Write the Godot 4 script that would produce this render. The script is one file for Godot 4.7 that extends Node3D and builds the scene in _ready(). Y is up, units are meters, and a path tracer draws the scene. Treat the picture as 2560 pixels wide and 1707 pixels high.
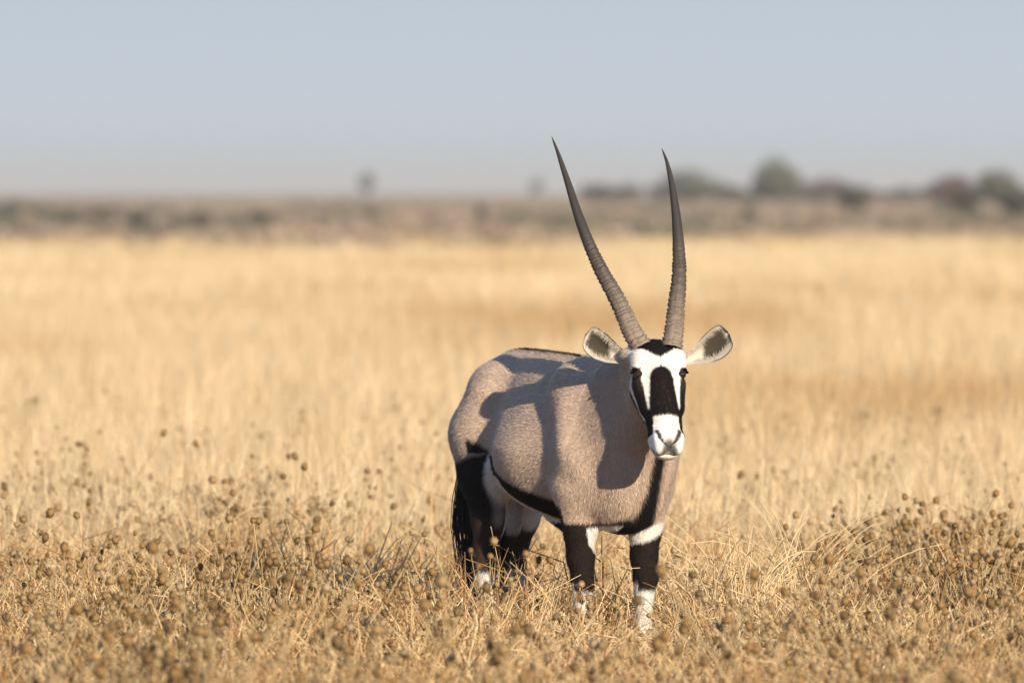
extends Node3D
# A gemsbok standing in a dry grass plain, seen through a long lens. Units are metres, y is up.

const TURN := 31.0                                   # the animal faces the camera's side of the plain
const ORIGIN := Vector3(0.355, 0.0, 0.0)             # between its forelegs

var rng := RandomNumberGenerator.new()
var fine := FastNoiseLite.new()
var broad := FastNoiseLite.new()
var used := {}

# ------------------------------------------------------------------ mesh buffer
class Buf:
	var v := PackedVector3Array()
	var n := PackedVector3Array()
	var c := PackedColorArray()
	var i := PackedInt32Array()
	func vert(p: Vector3, nn: Vector3, col: Color) -> int:
		v.append(p); n.append(nn); c.append(col)
		return v.size() - 1
	func tri(a: int, b: int, d: int) -> void:
		i.append(a); i.append(b); i.append(d)
	func flake(p: Vector3, q: Vector3, s: Vector3, col: Color) -> void:
		var nn := (s - p).cross(q - p).normalized()
		tri(vert(p, nn, col), vert(q, nn, col), vert(s, nn, col))
	func quad(a: int, b: int, d: int, e: int) -> void:
		i.append(a); i.append(b); i.append(d)
		i.append(a); i.append(d); i.append(e)
	func smooth() -> void:
		var acc := PackedVector3Array()
		acc.resize(v.size())
		for k in range(0, i.size(), 3):
			var a := i[k]; var b := i[k + 1]; var d := i[k + 2]
			var f := (v[d] - v[a]).cross(v[b] - v[a])
			acc[a] += f; acc[b] += f; acc[d] += f
		for k in v.size():
			n[k] = acc[k].normalized() if acc[k].length_squared() > 1e-20 else Vector3.UP
	# a tube through points with a radius and colour at each; four or more sides
	func tube(pts: PackedVector3Array, rad: PackedFloat32Array, cols: PackedColorArray, sides: int) -> void:
		var m := pts.size()
		var start := v.size()
		var side := Vector3.ZERO
		for k in m:
			var dir := (pts[mini(k + 1, m - 1)] - pts[maxi(k - 1, 0)]).normalized()
			if k == 0:
				side = dir.cross(Vector3(0.31, 0.2, 0.93)).normalized()
			side = (side - dir * side.dot(dir)).normalized()
			var other := dir.cross(side)
			for s in sides:
				var a := TAU * s / sides
				var o := side * cos(a) + other * sin(a)
				vert(pts[k] + o * rad[k], o, cols[k])
		for k in m - 1:
			for s in sides:
				var a := start + k * sides + s
				var b := start + k * sides + (s + 1) % sides
				quad(a, a + sides, b + sides, b)
	func mesh() -> ArrayMesh:
		for k in range(0, i.size(), 3):      # every face looks the way its normals do
			var a := v[i[k]]
			if (v[i[k + 2]] - a).cross(v[i[k + 1]] - a).dot(n[i[k]] + n[i[k + 1]] + n[i[k + 2]]) < 0.0:
				var t := i[k + 1]
				i[k + 1] = i[k + 2]
				i[k + 2] = t
		var arr := []
		arr.resize(Mesh.ARRAY_MAX)
		arr[Mesh.ARRAY_VERTEX] = v
		arr[Mesh.ARRAY_NORMAL] = n
		arr[Mesh.ARRAY_COLOR] = c
		arr[Mesh.ARRAY_INDEX] = i
		var am := ArrayMesh.new()
		am.add_surface_from_arrays(Mesh.PRIMITIVE_TRIANGLES, arr)
		return am

# ------------------------------------------------------------------ a body as a field of tubes and tapered capsules
class Field:
	var o := Vector3.ZERO
	var ax := Vector3.RIGHT
	var ay := Vector3.UP
	var az := Vector3.BACK
	var t0 := 0.0
	var t1 := 1.0
	var steps := 160
	var top := PackedFloat32Array()
	var bot := PackedFloat32Array()
	var mid := PackedFloat32Array()
	var wid := PackedFloat32Array()
	var roof := 0.0
	var tube_k := 0.03
	var cap := PackedFloat32Array()      # ax ay az ar bx by bz br k, nine numbers each
	var cut := PackedFloat32Array()      # the same, carved away
	func table(rows: Array) -> void:     # rows of [t, top, bottom, middle, half width]
		t0 = rows[0][0]
		t1 = rows[rows.size() - 1][0]
		for k in steps:
			var t := t0 + (t1 - t0) * k / (steps - 1)
			var j := 0
			while j < rows.size() - 2 and rows[j + 1][0] < t:
				j += 1
			var a: Array = rows[maxi(j - 1, 0)]
			var b: Array = rows[j]
			var d: Array = rows[j + 1]
			var e: Array = rows[mini(j + 2, rows.size() - 1)]
			var u: float = (t - b[0]) / (d[0] - b[0])
			var out := []
			for q in range(1, 5):
				var m1: float = (d[q] - a[q]) / maxf(d[0] - a[0], 1e-5) * (d[0] - b[0])
				var m2: float = (e[q] - b[q]) / maxf(e[0] - b[0], 1e-5) * (d[0] - b[0])
				var u2 := u * u
				var u3 := u2 * u
				out.append((2 * u3 - 3 * u2 + 1) * b[q] + (u3 - 2 * u2 + u) * m1 + (3 * u2 - 2 * u3) * d[q] + (u3 - u2) * m2)
			top.append(out[0]); bot.append(out[1]); mid.append(out[2]); wid.append(maxf(out[3], 0.004))
	func add(a: Vector3, ar: float, b: Vector3, br: float, k: float) -> void:
		cap.append_array(PackedFloat32Array([a.x, a.y, a.z, ar, b.x, b.y, b.z, br, k]))
	func carve(a: Vector3, ar: float, b: Vector3, br: float, k: float) -> void:
		cut.append_array(PackedFloat32Array([a.x, a.y, a.z, ar, b.x, b.y, b.z, br, k]))
	func chain(pts: Array, k: float) -> void:     # [x, y, z, r] joints
		for j in pts.size() - 1:
			var a: Array = pts[j]
			var b: Array = pts[j + 1]
			add(Vector3(a[0], a[1], a[2]), a[3], Vector3(b[0], b[1], b[2]), b[3], k)
	func tube_d(p: Vector3) -> float:
		var q := p - o
		var t := q.dot(az)
		var over := 0.0
		if t < t0:
			over = t0 - t; t = t0
		elif t > t1:
			over = t - t1; t = t1
		var f := (t - t0) / (t1 - t0) * (steps - 1)
		var k := mini(int(f), steps - 2)
		f -= k
		var m := lerpf(mid[k], mid[k + 1], f)
		var dy := q.dot(ay) - m
		var w := lerpf(wid[k], wid[k + 1], f)
		var hh := 0.0
		if dy > 0.0:
			hh = lerpf(top[k], top[k + 1], f) - m
			var g := minf(dy / maxf(hh, 0.004), 1.0)
			hh = maxf(hh, 0.004)
			var x := q.dot(ax) / (w * (1.0 - roof * g))
			return (sqrt(x * x + (dy / hh) * (dy / hh)) - 1.0) * minf(w, hh) + over
		hh = maxf(m - lerpf(bot[k], bot[k + 1], f), 0.004)
		var x2 := q.dot(ax) / w
		return (sqrt(x2 * x2 + (dy / hh) * (dy / hh)) - 1.0) * minf(w, hh) + over
	func cap_d(s: PackedFloat32Array, j: int, p: Vector3) -> float:
		var a := Vector3(s[j], s[j + 1], s[j + 2])
		var ba := Vector3(s[j + 4], s[j + 5], s[j + 6]) - a
		var pa := p - a
		var h := clampf(pa.dot(ba) / maxf(ba.length_squared(), 1e-9), 0.0, 1.0)
		return (pa - ba * h).length() - lerpf(s[j + 3], s[j + 7], h)
	func near(p: Vector3, reach: float) -> PackedInt32Array:
		var out := PackedInt32Array()
		for j in range(0, cap.size(), 9):
			if cap_d(cap, j, p) < reach + cap[j + 8]:
				out.append(j)
		return out
	func at(p: Vector3, ids: PackedInt32Array) -> float:
		var d := tube_d(p)
		for j in ids:
			var e := cap_d(cap, j, p)
			var k := cap[j + 8]
			var h := maxf(k - absf(d - e), 0.0) / k
			d = minf(d, e) - h * h * k * 0.25
		for j in range(0, cut.size(), 9):
			var e := -cap_d(cut, j, p)
			var k := cut[j + 8]
			var h := maxf(k - absf(d - e), 0.0) / k
			d = maxf(d, e) + h * h * k * 0.25
		return d
	# surface nets over the box lo..hi with cells of that size, added to b
	func nets(b: Buf, lo: Vector3, hi: Vector3, cell: float) -> void:
		var nx := int(ceil((hi.x - lo.x) / cell / 4.0)) * 4 + 4
		var ny := int(ceil((hi.y - lo.y) / cell / 4.0)) * 4 + 4
		var nz := int(ceil((hi.z - lo.z) / cell / 4.0)) * 4 + 4
		var val := PackedFloat32Array()
		val.resize(nx * ny * nz)
		val.fill(9.0)
		var half := cell * 2.0
		var diag := half * 1.7321 + cell * 1.8
		var live := PackedInt32Array()
		for bz in nz / 4:
			for by in ny / 4:
				for bx in nx / 4:
					var ctr := lo + Vector3(bx * 4 + 1.5, by * 4 + 1.5, bz * 4 + 1.5) * cell
					var ids := near(ctr, diag * 1.1)
					var tube_near := tube_d(ctr)
					if ids.is_empty() and tube_near > diag + 0.02:
						continue
					var d := at(ctr, ids)
					if absf(d) > diag + 0.012:
						continue
					for kz in range(bz * 4, bz * 4 + 4):
						for ky in range(by * 4, by * 4 + 4):
							for kx in range(bx * 4, bx * 4 + 4):
								val[(kz * ny + ky) * nx + kx] = at(lo + Vector3(kx, ky, kz) * cell, ids)
					live.append(bx); live.append(by); live.append(bz)
		var where := {}
		var sy := nx
		var sz := nx * ny
		for q in range(0, live.size(), 3):
			for kz in range(live[q + 2] * 4, mini(live[q + 2] * 4 + 4, nz - 1)):
				for ky in range(live[q + 1] * 4, mini(live[q + 1] * 4 + 4, ny - 1)):
					for kx in range(live[q] * 4, mini(live[q] * 4 + 4, nx - 1)):
						var at0 := (kz * ny + ky) * nx + kx
						var c0 := val[at0]; var c1 := val[at0 + 1]; var c2 := val[at0 + sy]; var c3 := val[at0 + sy + 1]
						var c4 := val[at0 + sz]; var c5 := val[at0 + sz + 1]; var c6 := val[at0 + sz + sy]; var c7 := val[at0 + sz + sy + 1]
						var neg := int(c0 < 0) + int(c1 < 0) + int(c2 < 0) + int(c3 < 0) + int(c4 < 0) + int(c5 < 0) + int(c6 < 0) + int(c7 < 0)
						if neg == 0 or neg == 8:
							continue
						var s := Vector3.ZERO
						var m := 0
						if (c0 < 0) != (c1 < 0): s += Vector3(c0 / (c0 - c1), 0, 0); m += 1
						if (c2 < 0) != (c3 < 0): s += Vector3(c2 / (c2 - c3), 1, 0); m += 1
						if (c4 < 0) != (c5 < 0): s += Vector3(c4 / (c4 - c5), 0, 1); m += 1
						if (c6 < 0) != (c7 < 0): s += Vector3(c6 / (c6 - c7), 1, 1); m += 1
						if (c0 < 0) != (c2 < 0): s += Vector3(0, c0 / (c0 - c2), 0); m += 1
						if (c1 < 0) != (c3 < 0): s += Vector3(1, c1 / (c1 - c3), 0); m += 1
						if (c4 < 0) != (c6 < 0): s += Vector3(0, c4 / (c4 - c6), 1); m += 1
						if (c5 < 0) != (c7 < 0): s += Vector3(1, c5 / (c5 - c7), 1); m += 1
						if (c0 < 0) != (c4 < 0): s += Vector3(0, 0, c0 / (c0 - c4)); m += 1
						if (c1 < 0) != (c5 < 0): s += Vector3(1, 0, c1 / (c1 - c5)); m += 1
						if (c2 < 0) != (c6 < 0): s += Vector3(0, 1, c2 / (c2 - c6)); m += 1
						if (c3 < 0) != (c7 < 0): s += Vector3(1, 1, c3 / (c3 - c7)); m += 1
						where[at0] = b.vert(lo + (Vector3(kx, ky, kz) + s / m) * cell, Vector3.UP, Color.WHITE)
		var steps3 := [[1, sy, sz], [sy, sz, 1], [sz, 1, sy]]
		for at0: int in where:
			for e in 3:
				var d1: int = steps3[e][0]
				var u: int = steps3[e][1]
				var w: int = steps3[e][2]
				var inside := val[at0] < 0
				if inside == (val[at0 + d1] < 0):
					continue
				if not (where.has(at0 - u) and where.has(at0 - w) and where.has(at0 - u - w)):
					continue
				var p0: int = where[at0]; var p1: int = where[at0 - u]; var p2: int = where[at0 - u - w]; var p3: int = where[at0 - w]
				if inside:
					b.quad(p0, p3, p2, p1)
				else:
					b.quad(p0, p1, p2, p3)

# ------------------------------------------------------------------ helpers
func numbered(called: String) -> String:
	var k: int = used.get(called, -1) + 1
	used[called] = k
	return called if k == 0 else "%s_%03d" % [called, k]

func base(called: String, at: Vector3, turn := 0.0) -> Node3D:
	var o := Node3D.new()
	o.name = numbered(called)
	add_child(o)
	o.position = at
	o.rotation.y = turn
	return o

func tag(o: Node, label: String, category: String, group := "", kind := "") -> void:
	if label: o.set_meta("label", label)
	if category: o.set_meta("category", category)
	if group: o.set_meta("group", group)
	if kind: o.set_meta("kind", kind)

func part(called: String, mesh: Mesh, m: Material, parent: Node) -> MeshInstance3D:
	var o := MeshInstance3D.new()
	o.name = called
	o.mesh = mesh
	o.material_override = m
	parent.add_child(o, true)
	return o

func vcol(rough := 0.9, spec := 0.2, back := 0.0) -> StandardMaterial3D:
	var m := StandardMaterial3D.new()
	m.vertex_color_use_as_albedo = true
	m.roughness = rough
	m.metallic_specular = spec
	m.cull_mode = BaseMaterial3D.CULL_DISABLED
	if back > 0.0:
		m.backlight_enabled = true
		m.backlight = Color(back, back, back)
	return m

func mix(a: Color, b: Color, t: float) -> Color:
	return a.lerp(b, clampf(t, 0.0, 1.0))

func step01(a: float, b: float, x: float) -> float:
	return smoothstep(a, b, x)

func pw(x: float, xs: Array, ys: Array) -> float:     # straight lines between points
	if x <= xs[0]: return ys[0]
	for k in xs.size() - 1:
		if x <= xs[k + 1]:
			return lerpf(ys[k], ys[k + 1], (x - xs[k]) / (xs[k + 1] - xs[k]))
	return ys[ys.size() - 1]

# ------------------------------------------------------------------ the gemsbok
const FAWN := Color(0.565, 0.43, 0.325)
const DARK := Color(0.009, 0.0075, 0.007)
const BROWN := Color(0.055, 0.036, 0.024)
const WHITE := Color(0.80, 0.765, 0.70)
const GREY := Color(0.30, 0.27, 0.22)

var head := Transform3D()        # lateral, out of the face, down the face; origin between the horn bases

func own(p: Vector3) -> Vector3:                      # from the plain's axes to the animal's
	return (p - ORIGIN).rotated(Vector3.UP, -deg_to_rad(TURN))

func own_dir(p: Vector3) -> Vector3:
	return p.rotated(Vector3.UP, -deg_to_rad(TURN))

func body_field() -> Field:
	var f := Field.new()
	f.roof = 0.44
	f.table([
		[-0.8640, 0.98, 0.87, 0.93, 0.01],
		[-0.8460, 1.06, 0.80, 0.93, 0.07],
		[-0.7965, 1.115, 0.73, 0.91, 0.135],
		[-0.7200, 1.160, 0.67, 0.90, 0.180],
		[-0.6210, 1.178, 0.62, 0.89, 0.198],
		[-0.5130, 1.178, 0.605, 0.86, 0.210],
		[-0.3960, 1.172, 0.580, 0.83, 0.260],
		[-0.2700, 1.166, 0.560, 0.82, 0.278],
		[-0.1350, 1.156, 0.545, 0.82, 0.250],
		[0.00, 1.160, 0.530, 0.82, 0.222],
		[0.10, 1.150, 0.515, 0.82, 0.205],
		[0.18, 1.090, 0.530, 0.80, 0.175],
		[0.25, 0.990, 0.580, 0.79, 0.135],
		[0.30, 0.900, 0.660, 0.78, 0.080],
		[0.325, 0.830, 0.740, 0.78, 0.01]])
	for s: float in [-1.0, 1.0]:
		# shoulder blade, upper arm
		f.chain([[s * 0.09, 1.04, -0.07, 0.10], [s * 0.130, 0.86, 0.09, 0.108], [s * 0.132, 0.70, 0.04, 0.098]], 0.06)
		# foreleg
		var z := 0.0 if s < 0.0 else 0.03
		f.chain([[s * 0.138, 0.68, z + 0.02, 0.092], [s * 0.132, 0.52, z + 0.015, 0.054], [s * 0.128, 0.43, z + 0.012, 0.045], [s * 0.125, 0.345, z + 0.025, 0.041]], 0.035)
		f.chain([[s * 0.125, 0.345, z + 0.03, 0.045], [s * 0.125, 0.29, z + 0.02, 0.032], [s * 0.125, 0.18, z + 0.015, 0.027], [s * 0.125, 0.125, z + 0.012, 0.037], [s * 0.125, 0.055, z + 0.045, 0.031]], 0.02)
		f.chain([[s * 0.125 - 0.016, 0.028, z + 0.06, 0.026], [s * 0.125 - 0.014, 0.022, z + 0.095, 0.018]], 0.012)
		f.chain([[s * 0.125 + 0.016, 0.028, z + 0.06, 0.026], [s * 0.125 + 0.014, 0.022, z + 0.095, 0.018]], 0.012)
		# hind leg; the one away from the sun side stands further back
		var h := 0.0 if s < 0.0 else -0.18
		f.chain([[s * 0.075, 1.01, -0.6390, 0.130], [s * 0.100, 0.86, -0.6930 + h * 0.3, 0.128], [s * 0.115, 0.73, -0.6300 + h * 0.6, 0.094]], 0.06)
		f.chain([[s * 0.095, 0.86, -0.7740 + h * 0.2, 0.095], [s * 0.108, 0.70, -0.7110 + h * 0.6, 0.080], [s * 0.115, 0.56, -0.6570 + h * 0.9, 0.055]], 0.06)
		f.chain([[s * 0.128, 0.70, -0.6400 + h * 0.6, 0.076], [s * 0.124, 0.54, -0.6500 + h * 0.9, 0.052], [s * 0.12, 0.41, -0.6885 + h, 0.046]], 0.04)
		f.chain([[s * 0.12, 0.41, -0.6930 + h, 0.046], [s * 0.12, 0.34, -0.6795 + h, 0.036], [s * 0.12, 0.20, -0.6480 + h, 0.031], [s * 0.12, 0.125, -0.6300 + h, 0.037], [s * 0.12, 0.055, -0.5985 + h, 0.031]], 0.02)
		f.chain([[s * 0.12 - 0.016, 0.028, -0.5850 + h, 0.026], [s * 0.12 - 0.014, 0.022, -0.5535 + h, 0.018]], 0.012)
		f.chain([[s * 0.12 + 0.016, 0.028, -0.5850 + h, 0.026], [s * 0.12 + 0.014, 0.022, -0.5535 + h, 0.018]], 0.012)
	for s: float in [-1.0, 1.0]:
		f.carve(Vector3(s * 0.285, 1.00, -0.47), 0.060, Vector3(s * 0.300, 0.82, -0.50), 0.075, 0.07)      # hollow of the flank
		f.carve(Vector3(s * 0.270, 0.98, 0.13), 0.080, Vector3(s * 0.250, 0.74, 0.245), 0.070, 0.06)       # before the shoulder
	# neck, withers and throat
	var nape := head * Vector3(0.0, -0.10, 0.03)
	var jaw := head * Vector3(0.0, -0.15, 0.12)
	f.add(Vector3(0, 0.98, 0.02), 0.165, Vector3(0, 1.03, 0.22), 0.125, 0.10)
	f.add(Vector3(0, 1.03, 0.22), 0.125, nape, 0.088, 0.06)
	f.add(Vector3(0, 0.86, 0.20), 0.15, jaw, 0.075, 0.08)
	# sheath under the belly
	f.add(Vector3(0, 0.57, -0.3780), 0.035, Vector3(0, 0.525, -0.3060), 0.018, 0.04)
	# root of the tail
	f.chain([[0.0, 1.07, -0.8550, 0.042], [0.0, 0.96, -0.9450, 0.030], [0.0, 0.80, -0.9810, 0.022], [0.0, 0.66, -0.9900, 0.014]], 0.03)
	return f

func head_field() -> Field:
	var f := Field.new()
	f.o = head.origin
	f.ax = head.basis.x; f.ay = head.basis.y; f.az = head.basis.z
	f.roof = 0.10
	f.table([
		[-0.050, -0.075, -0.115, -0.095, 0.010],
		[-0.040, -0.045, -0.140, -0.09, 0.050],
		[-0.015, -0.032, -0.160, -0.09, 0.078],
		[0.030, 0.000, -0.175, -0.075, 0.090],
		[0.065, 0.012, -0.180, -0.070, 0.095],
		[0.105, 0.006, -0.182, -0.075, 0.090],
		[0.160, 0.000, -0.172, -0.075, 0.080],
		[0.220, 0.000, -0.150, -0.066, 0.071],
		[0.280, 0.000, -0.115, -0.054, 0.066],
		[0.330, 0.000, -0.100, -0.049, 0.063],
		[0.370, 0.000, -0.096, -0.048, 0.062],
		[0.393, -0.004, -0.092, -0.050, 0.058],
		[0.416, -0.016, -0.085, -0.052, 0.050],
		[0.429, -0.032, -0.075, -0.055, 0.034],
		[0.436, -0.048, -0.065, -0.057, 0.008]])
	var cap := func(a: Vector3, ar: float, b: Vector3, br: float, k: float) -> void:
		f.add(head * a, ar, head * b, br, k)
	for s: float in [-1.0, 1.0]:
		cap.call(Vector3(s * 0.066, -0.022, 0.050), 0.034, Vector3(s * 0.074, -0.030, 0.085), 0.026, 0.025)      # brow
		cap.call(Vector3(s * 0.070, -0.045, 0.135), 0.022, Vector3(s * 0.060, -0.060, 0.24), 0.018, 0.03)         # cheek bone
		cap.call(Vector3(s * 0.044, -0.10, 0.14), 0.055, Vector3(s * 0.030, -0.10, 0.25), 0.030, 0.03)            # jaw
		cap.call(Vector3(s * 0.036, -0.014, 0.385), 0.022, Vector3(s * 0.030, -0.030, 0.425), 0.020, 0.018)       # nostril wing
		cap.call(Vector3(s * 0.034, -0.052, 0.372), 0.028, Vector3(s * 0.024, -0.052, 0.412), 0.025, 0.02)        # lip
		cap.call(Vector3(s * 0.076, -0.075, 0.015), 0.034, Vector3(s * 0.10, -0.085, -0.005), 0.024, 0.03)        # root of the ear
		f.carve(head * Vector3(s * 0.043, 0.008, 0.362), 0.008, head * Vector3(s * 0.034, 0.003, 0.394), 0.009, 0.006)
		f.carve(head * Vector3(s * 0.034, 0.002, 0.394), 0.008, head * Vector3(s * 0.006, -0.012, 0.423), 0.004, 0.004)
		f.carve(head * Vector3(s * 0.108, -0.028, 0.112), 0.022, head * Vector3(s * 0.108, -0.034, 0.118), 0.022, 0.008)  # eye socket
	cap.call(Vector3(-0.018, -0.070, 0.390), 0.034, Vector3(-0.015, -0.070, 0.414), 0.027, 0.020)
	cap.call(Vector3(0.018, -0.070, 0.390), 0.034, Vector3(0.015, -0.070, 0.414), 0.027, 0.020)                               # chin
	f.carve(head * Vector3(-0.034, -0.048, 0.438), 0.005, head * Vector3(0.034, -0.048, 0.438), 0.004, 0.004)
	f.add(head * Vector3(0, -0.10, 0.03), 0.088, Vector3(0, 1.06, 0.27), 0.11, 0.03)
	return f

# colour of the coat at a point of the animal's own axes
func coat(p: Vector3, nrm: Vector3) -> Color:
	var q := head.affine_inverse() * p
	var jag := fine.get_noise_3d(p.x * 90.0, p.y * 60.0, p.z * 90.0) * 0.006
	if p.z > 0.22 and q.z > -0.06 and q.z < 0.50 and q.y > -0.21 and absf(q.x) < 0.16 and (q.y > -0.13 or q.z > 0.06):
		return face(q, jag)
	var side := absf(p.x)
	var y := p.y + jag
	var z := p.z if p.z > 0.0 else p.z / 0.90
	var n1 := broad.get_noise_3d(p.x * 4.0, p.y * 4.0, p.z * 4.0)
	var c := FAWN * (1.0 + 0.10 * n1)
	# paler low on the shoulder, greyer on the rump
	c = mix(c, Color(0.515, 0.40, 0.31), step01(-0.5, -0.95, z))
	# line along the spine, mane on the neck
	if y > 1.0 and z < 0.12:
		c = mix(c, DARK, step01(0.030, 0.014, side + jag) * step01(1.08, 1.13, y))
	if z > 0.05 and y > 0.9:
		c = mix(c, DARK, step01(0.022, 0.012, side + jag) * step01(0.3, 0.6, nrm.y))
	var leg_hind := z < -0.5 and y < 0.80
	var leg_fore := z > -0.16 and z < 0.24 and y < 0.575 and side > 0.055
	# belly stripe and white belly
	if z < 0.02 and z > -0.70 and not (leg_hind and z < -0.58 and side > 0.09):
		var t := pw(z, [-0.70, -0.62, -0.50, -0.40, -0.30, -0.18, -0.05, 0.05], [0.853, 0.823, 0.763, 0.720, 0.690, 0.656, 0.63, 0.61])
		var wd := pw(z, [-0.62, -0.5, -0.3, -0.05], [0.08, 0.085, 0.095, 0.12])
		c = mix(c, DARK, step01(t + 0.012, t - 0.010, y))
		c = mix(c, WHITE, step01(t - wd + 0.008, t - wd - 0.008, y))
		if z < -0.30 and y < 0.545: c = DARK
	# dark keel between the forelegs and up the throat
	if z > -0.24 and side < 0.11 or z > -0.10:
		var edge := pw(side, [0.0, 0.10, 0.16, 0.24], [0.605, 0.562, 0.548, 0.552])
		c = mix(c, DARK, step01(edge + 0.012, edge - 0.012, y))
	if z > 0.16 and y < 1.0:
		var half := pw(y, [0.55, 0.62, 0.72, 0.84, 1.0], [0.055, 0.034, 0.021, 0.019, 0.020])
		c = mix(c, DARK, step01(half + 0.012, half - 0.010, side))
	# hind legs
	if leg_hind:
		var top := pw(z, [-1.05, -0.90, -0.75, -0.62], [0.735, 0.745, 0.775, 0.80])
		var black := step01(top + 0.015, top - 0.015, y)
		if z < -0.58 or y < 0.60:
			var lc := mix(BROWN, DARK, step01(0.52, 0.62, y) * 0.9)
			var rear := -0.20 if p.x > 0.0 else 0.0
			var front := pw(y, [0.42, 0.50, 0.58, 0.68, 0.76, 0.80], [-0.650, -0.650, -0.645, -0.635, -0.615, -0.585]) + rear
			if y > 0.46 and y < 0.80:
				lc = mix(lc, WHITE, step01(front - 0.012, front + 0.012, z + (0.09 if side < 0.09 else 0.0)) * step01(0.47, 0.50, y))
			if side < 0.085 and y > 0.47: lc = mix(lc, Color(0.52, 0.49, 0.45), 0.8 * step01(0.47, 0.50, y))  # white of the inner thigh, greyed to paint in its shade
			if y < 0.36: lc = mix(lc, WHITE, step01(0.36, 0.33, y))
			c = mix(c, lc, black)
	# forelegs
	if leg_fore:
		var lc := mix(BROWN, DARK, 0.75)
		var zz := z - (0.03 if p.x > 0.0 else 0.0)
		# a white flash on the front of the forearm
		var lo := 0.0
		var hi := 0.0
		if p.x < 0.0:
			lo = pw(side, [0.06, 0.10, 0.13, 0.15], [0.435, 0.452, 0.485, 0.56]); hi = pw(side, [0.07, 0.13], [0.552, 0.540])
		else:
			lo = pw(side, [0.06, 0.12, 0.20], [0.475, 0.490, 0.535]); hi = pw(side, [0.06, 0.12, 0.20], [0.515, 0.545, 0.60])
		if zz > -0.02:
			lc = mix(lc, WHITE, step01(lo - 0.008, lo + 0.008, y) * step01(hi + 0.008, hi - 0.008, y))
		lc = mix(lc, WHITE, step01(0.335, 0.315, y + (0.02 if nrm.z > 0.3 else -0.01)))
		c = mix(c, lc, step01(0.570, 0.548, y))
	if y < 0.05: c = Color(0.03, 0.027, 0.025)
	if z < -1.03 and y < 0.95: c = mix(DARK, c, step01(0.80, 0.95, y))
	return c

func face(q: Vector3, jag: float) -> Color:
	var u := absf(q.x) + jag * 0.5
	var t := q.z + jag * 0.5
	var n := q.y + jag * 0.3
	var c := WHITE
	# behind the brow and cheek
	c = mix(c, FAWN * 1.05, step01(-0.085, -0.10, n) * step01(0.30, 0.2, t))
	if t < 0.10:
		c = mix(c, Color(0.52, 0.43, 0.33), step01(-0.045, -0.06, n))
	# forehead
	var v := 0.066 - 0.76 * u
	if u < 0.085 and n > -0.10:
		c = mix(c, DARK, step01(v + 0.004, v - 0.004, t) * step01(0.078, 0.070, u))
	if t < 0.0 and n < -0.04: c = mix(c, Color(0.09, 0.06, 0.045), step01(0.06, 0.045, u))
	# blaze down the nose
	var w := pw(t, [0.098, 0.104, 0.115, 0.14, 0.20, 0.26, 0.29], [0.0, 0.020, 0.034, 0.043, 0.047, 0.053, 0.058])
	var nose := step01(w + 0.003, w - 0.003, u) * step01(0.304, 0.297, t) * step01(-0.06, -0.05, n)
	# stripe through the eye
	var uin := pw(t, [0.10, 0.13, 0.17, 0.22, 0.26, 0.285], [0.086, 0.075, 0.066, 0.062, 0.057, 0.0])
	var back := pw(t, [0.10, 0.18, 0.26, 0.34], [-0.060, -0.075, -0.066, -0.058])
	var end := 0.305 + 0.07 * step01(0.040, 0.056, u)
	var eye := step01(uin - 0.003, uin + 0.003, u) * step01(0.100, 0.108, t) * step01(back - 0.003, back + 0.003, n) * step01(end, end - 0.008, t)
	if t < 0.29 or u > 0.045:
		c = mix(c, mix(Color(0.04, 0.027, 0.02), DARK, step01(0.14, 0.22, t)), eye)
	c = mix(c, DARK, nose)
	c = mix(c, Color(0.02, 0.016, 0.014), step01(0.026, 0.022, Vector2(q.z - 0.112, q.y + 0.028).length()) * step01(0.07, 0.075, absf(q.x)))
	# white line and the dark edge of the jaw below it
	var under := back - 0.022
	c = mix(c, DARK, step01(under + 0.003, under - 0.003, n) * step01(under - 0.045, under - 0.035, n) * step01(0.13, 0.16, t) * step01(0.35, 0.33, t) * step01(0.03, 0.04, u))
	# muzzle: nose leather, nostrils, mouth
	if t > 0.33:
		var pad := step01(0.040, 0.020, u) * step01(0.355, 0.44, t) * step01(-0.04, -0.02, n)
		c = mix(c, Color(0.42, 0.39, 0.34), pad * 0.8)
		c = mix(c, Color(0.12, 0.11, 0.095), step01(0.030, 0.012, u + (0.424 - t) * 0.45) * step01(0.385, 0.41, t) * step01(-0.05, -0.03, n))
		var line := pw(t, [0.355, 0.372, 0.391, 0.410, 0.421, 0.44], [0.041, 0.040, 0.034, 0.020, 0.005, 0.0])
		var thick := pw(t, [0.353, 0.368, 0.387, 0.41, 0.424], [0.004, 0.012, 0.012, 0.009, 0.005])
		c = mix(c, Color(0.045, 0.04, 0.035), step01(thick, thick * 0.35, absf(u - line)) * step01(0.353, 0.361, t) * step01(-0.035, -0.02, n))
		c = mix(c, Color(0.10, 0.085, 0.06), step01(0.005, 0.002, absf(n + 0.048)) * step01(0.405, 0.415, t))
		c = mix(c, Color(0.55, 0.50, 0.40), step01(-0.046, -0.055, n) * step01(0.40, 0.43, t) * 0.5)
	return c

func hair_flow(p: Vector3) -> Vector3:
	var q := head.affine_inverse() * p
	if p.z > 0.25 and q.z > -0.06 and q.y > -0.2:
		return (head.basis * Vector3(0, -0.35, -1.0)).normalized() if q.z < 0.34 else (head.basis * Vector3(0, 0, 1)).normalized()
	if p.y < 0.55: return Vector3(0, -1, -0.1).normalized()
	if p.z > 0.10: return Vector3(p.x * 1.5, -1.0, -0.15).normalized()
	return Vector3(0, -0.75 if p.y < 1.1 else -0.2, -0.8).normalized()

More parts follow.
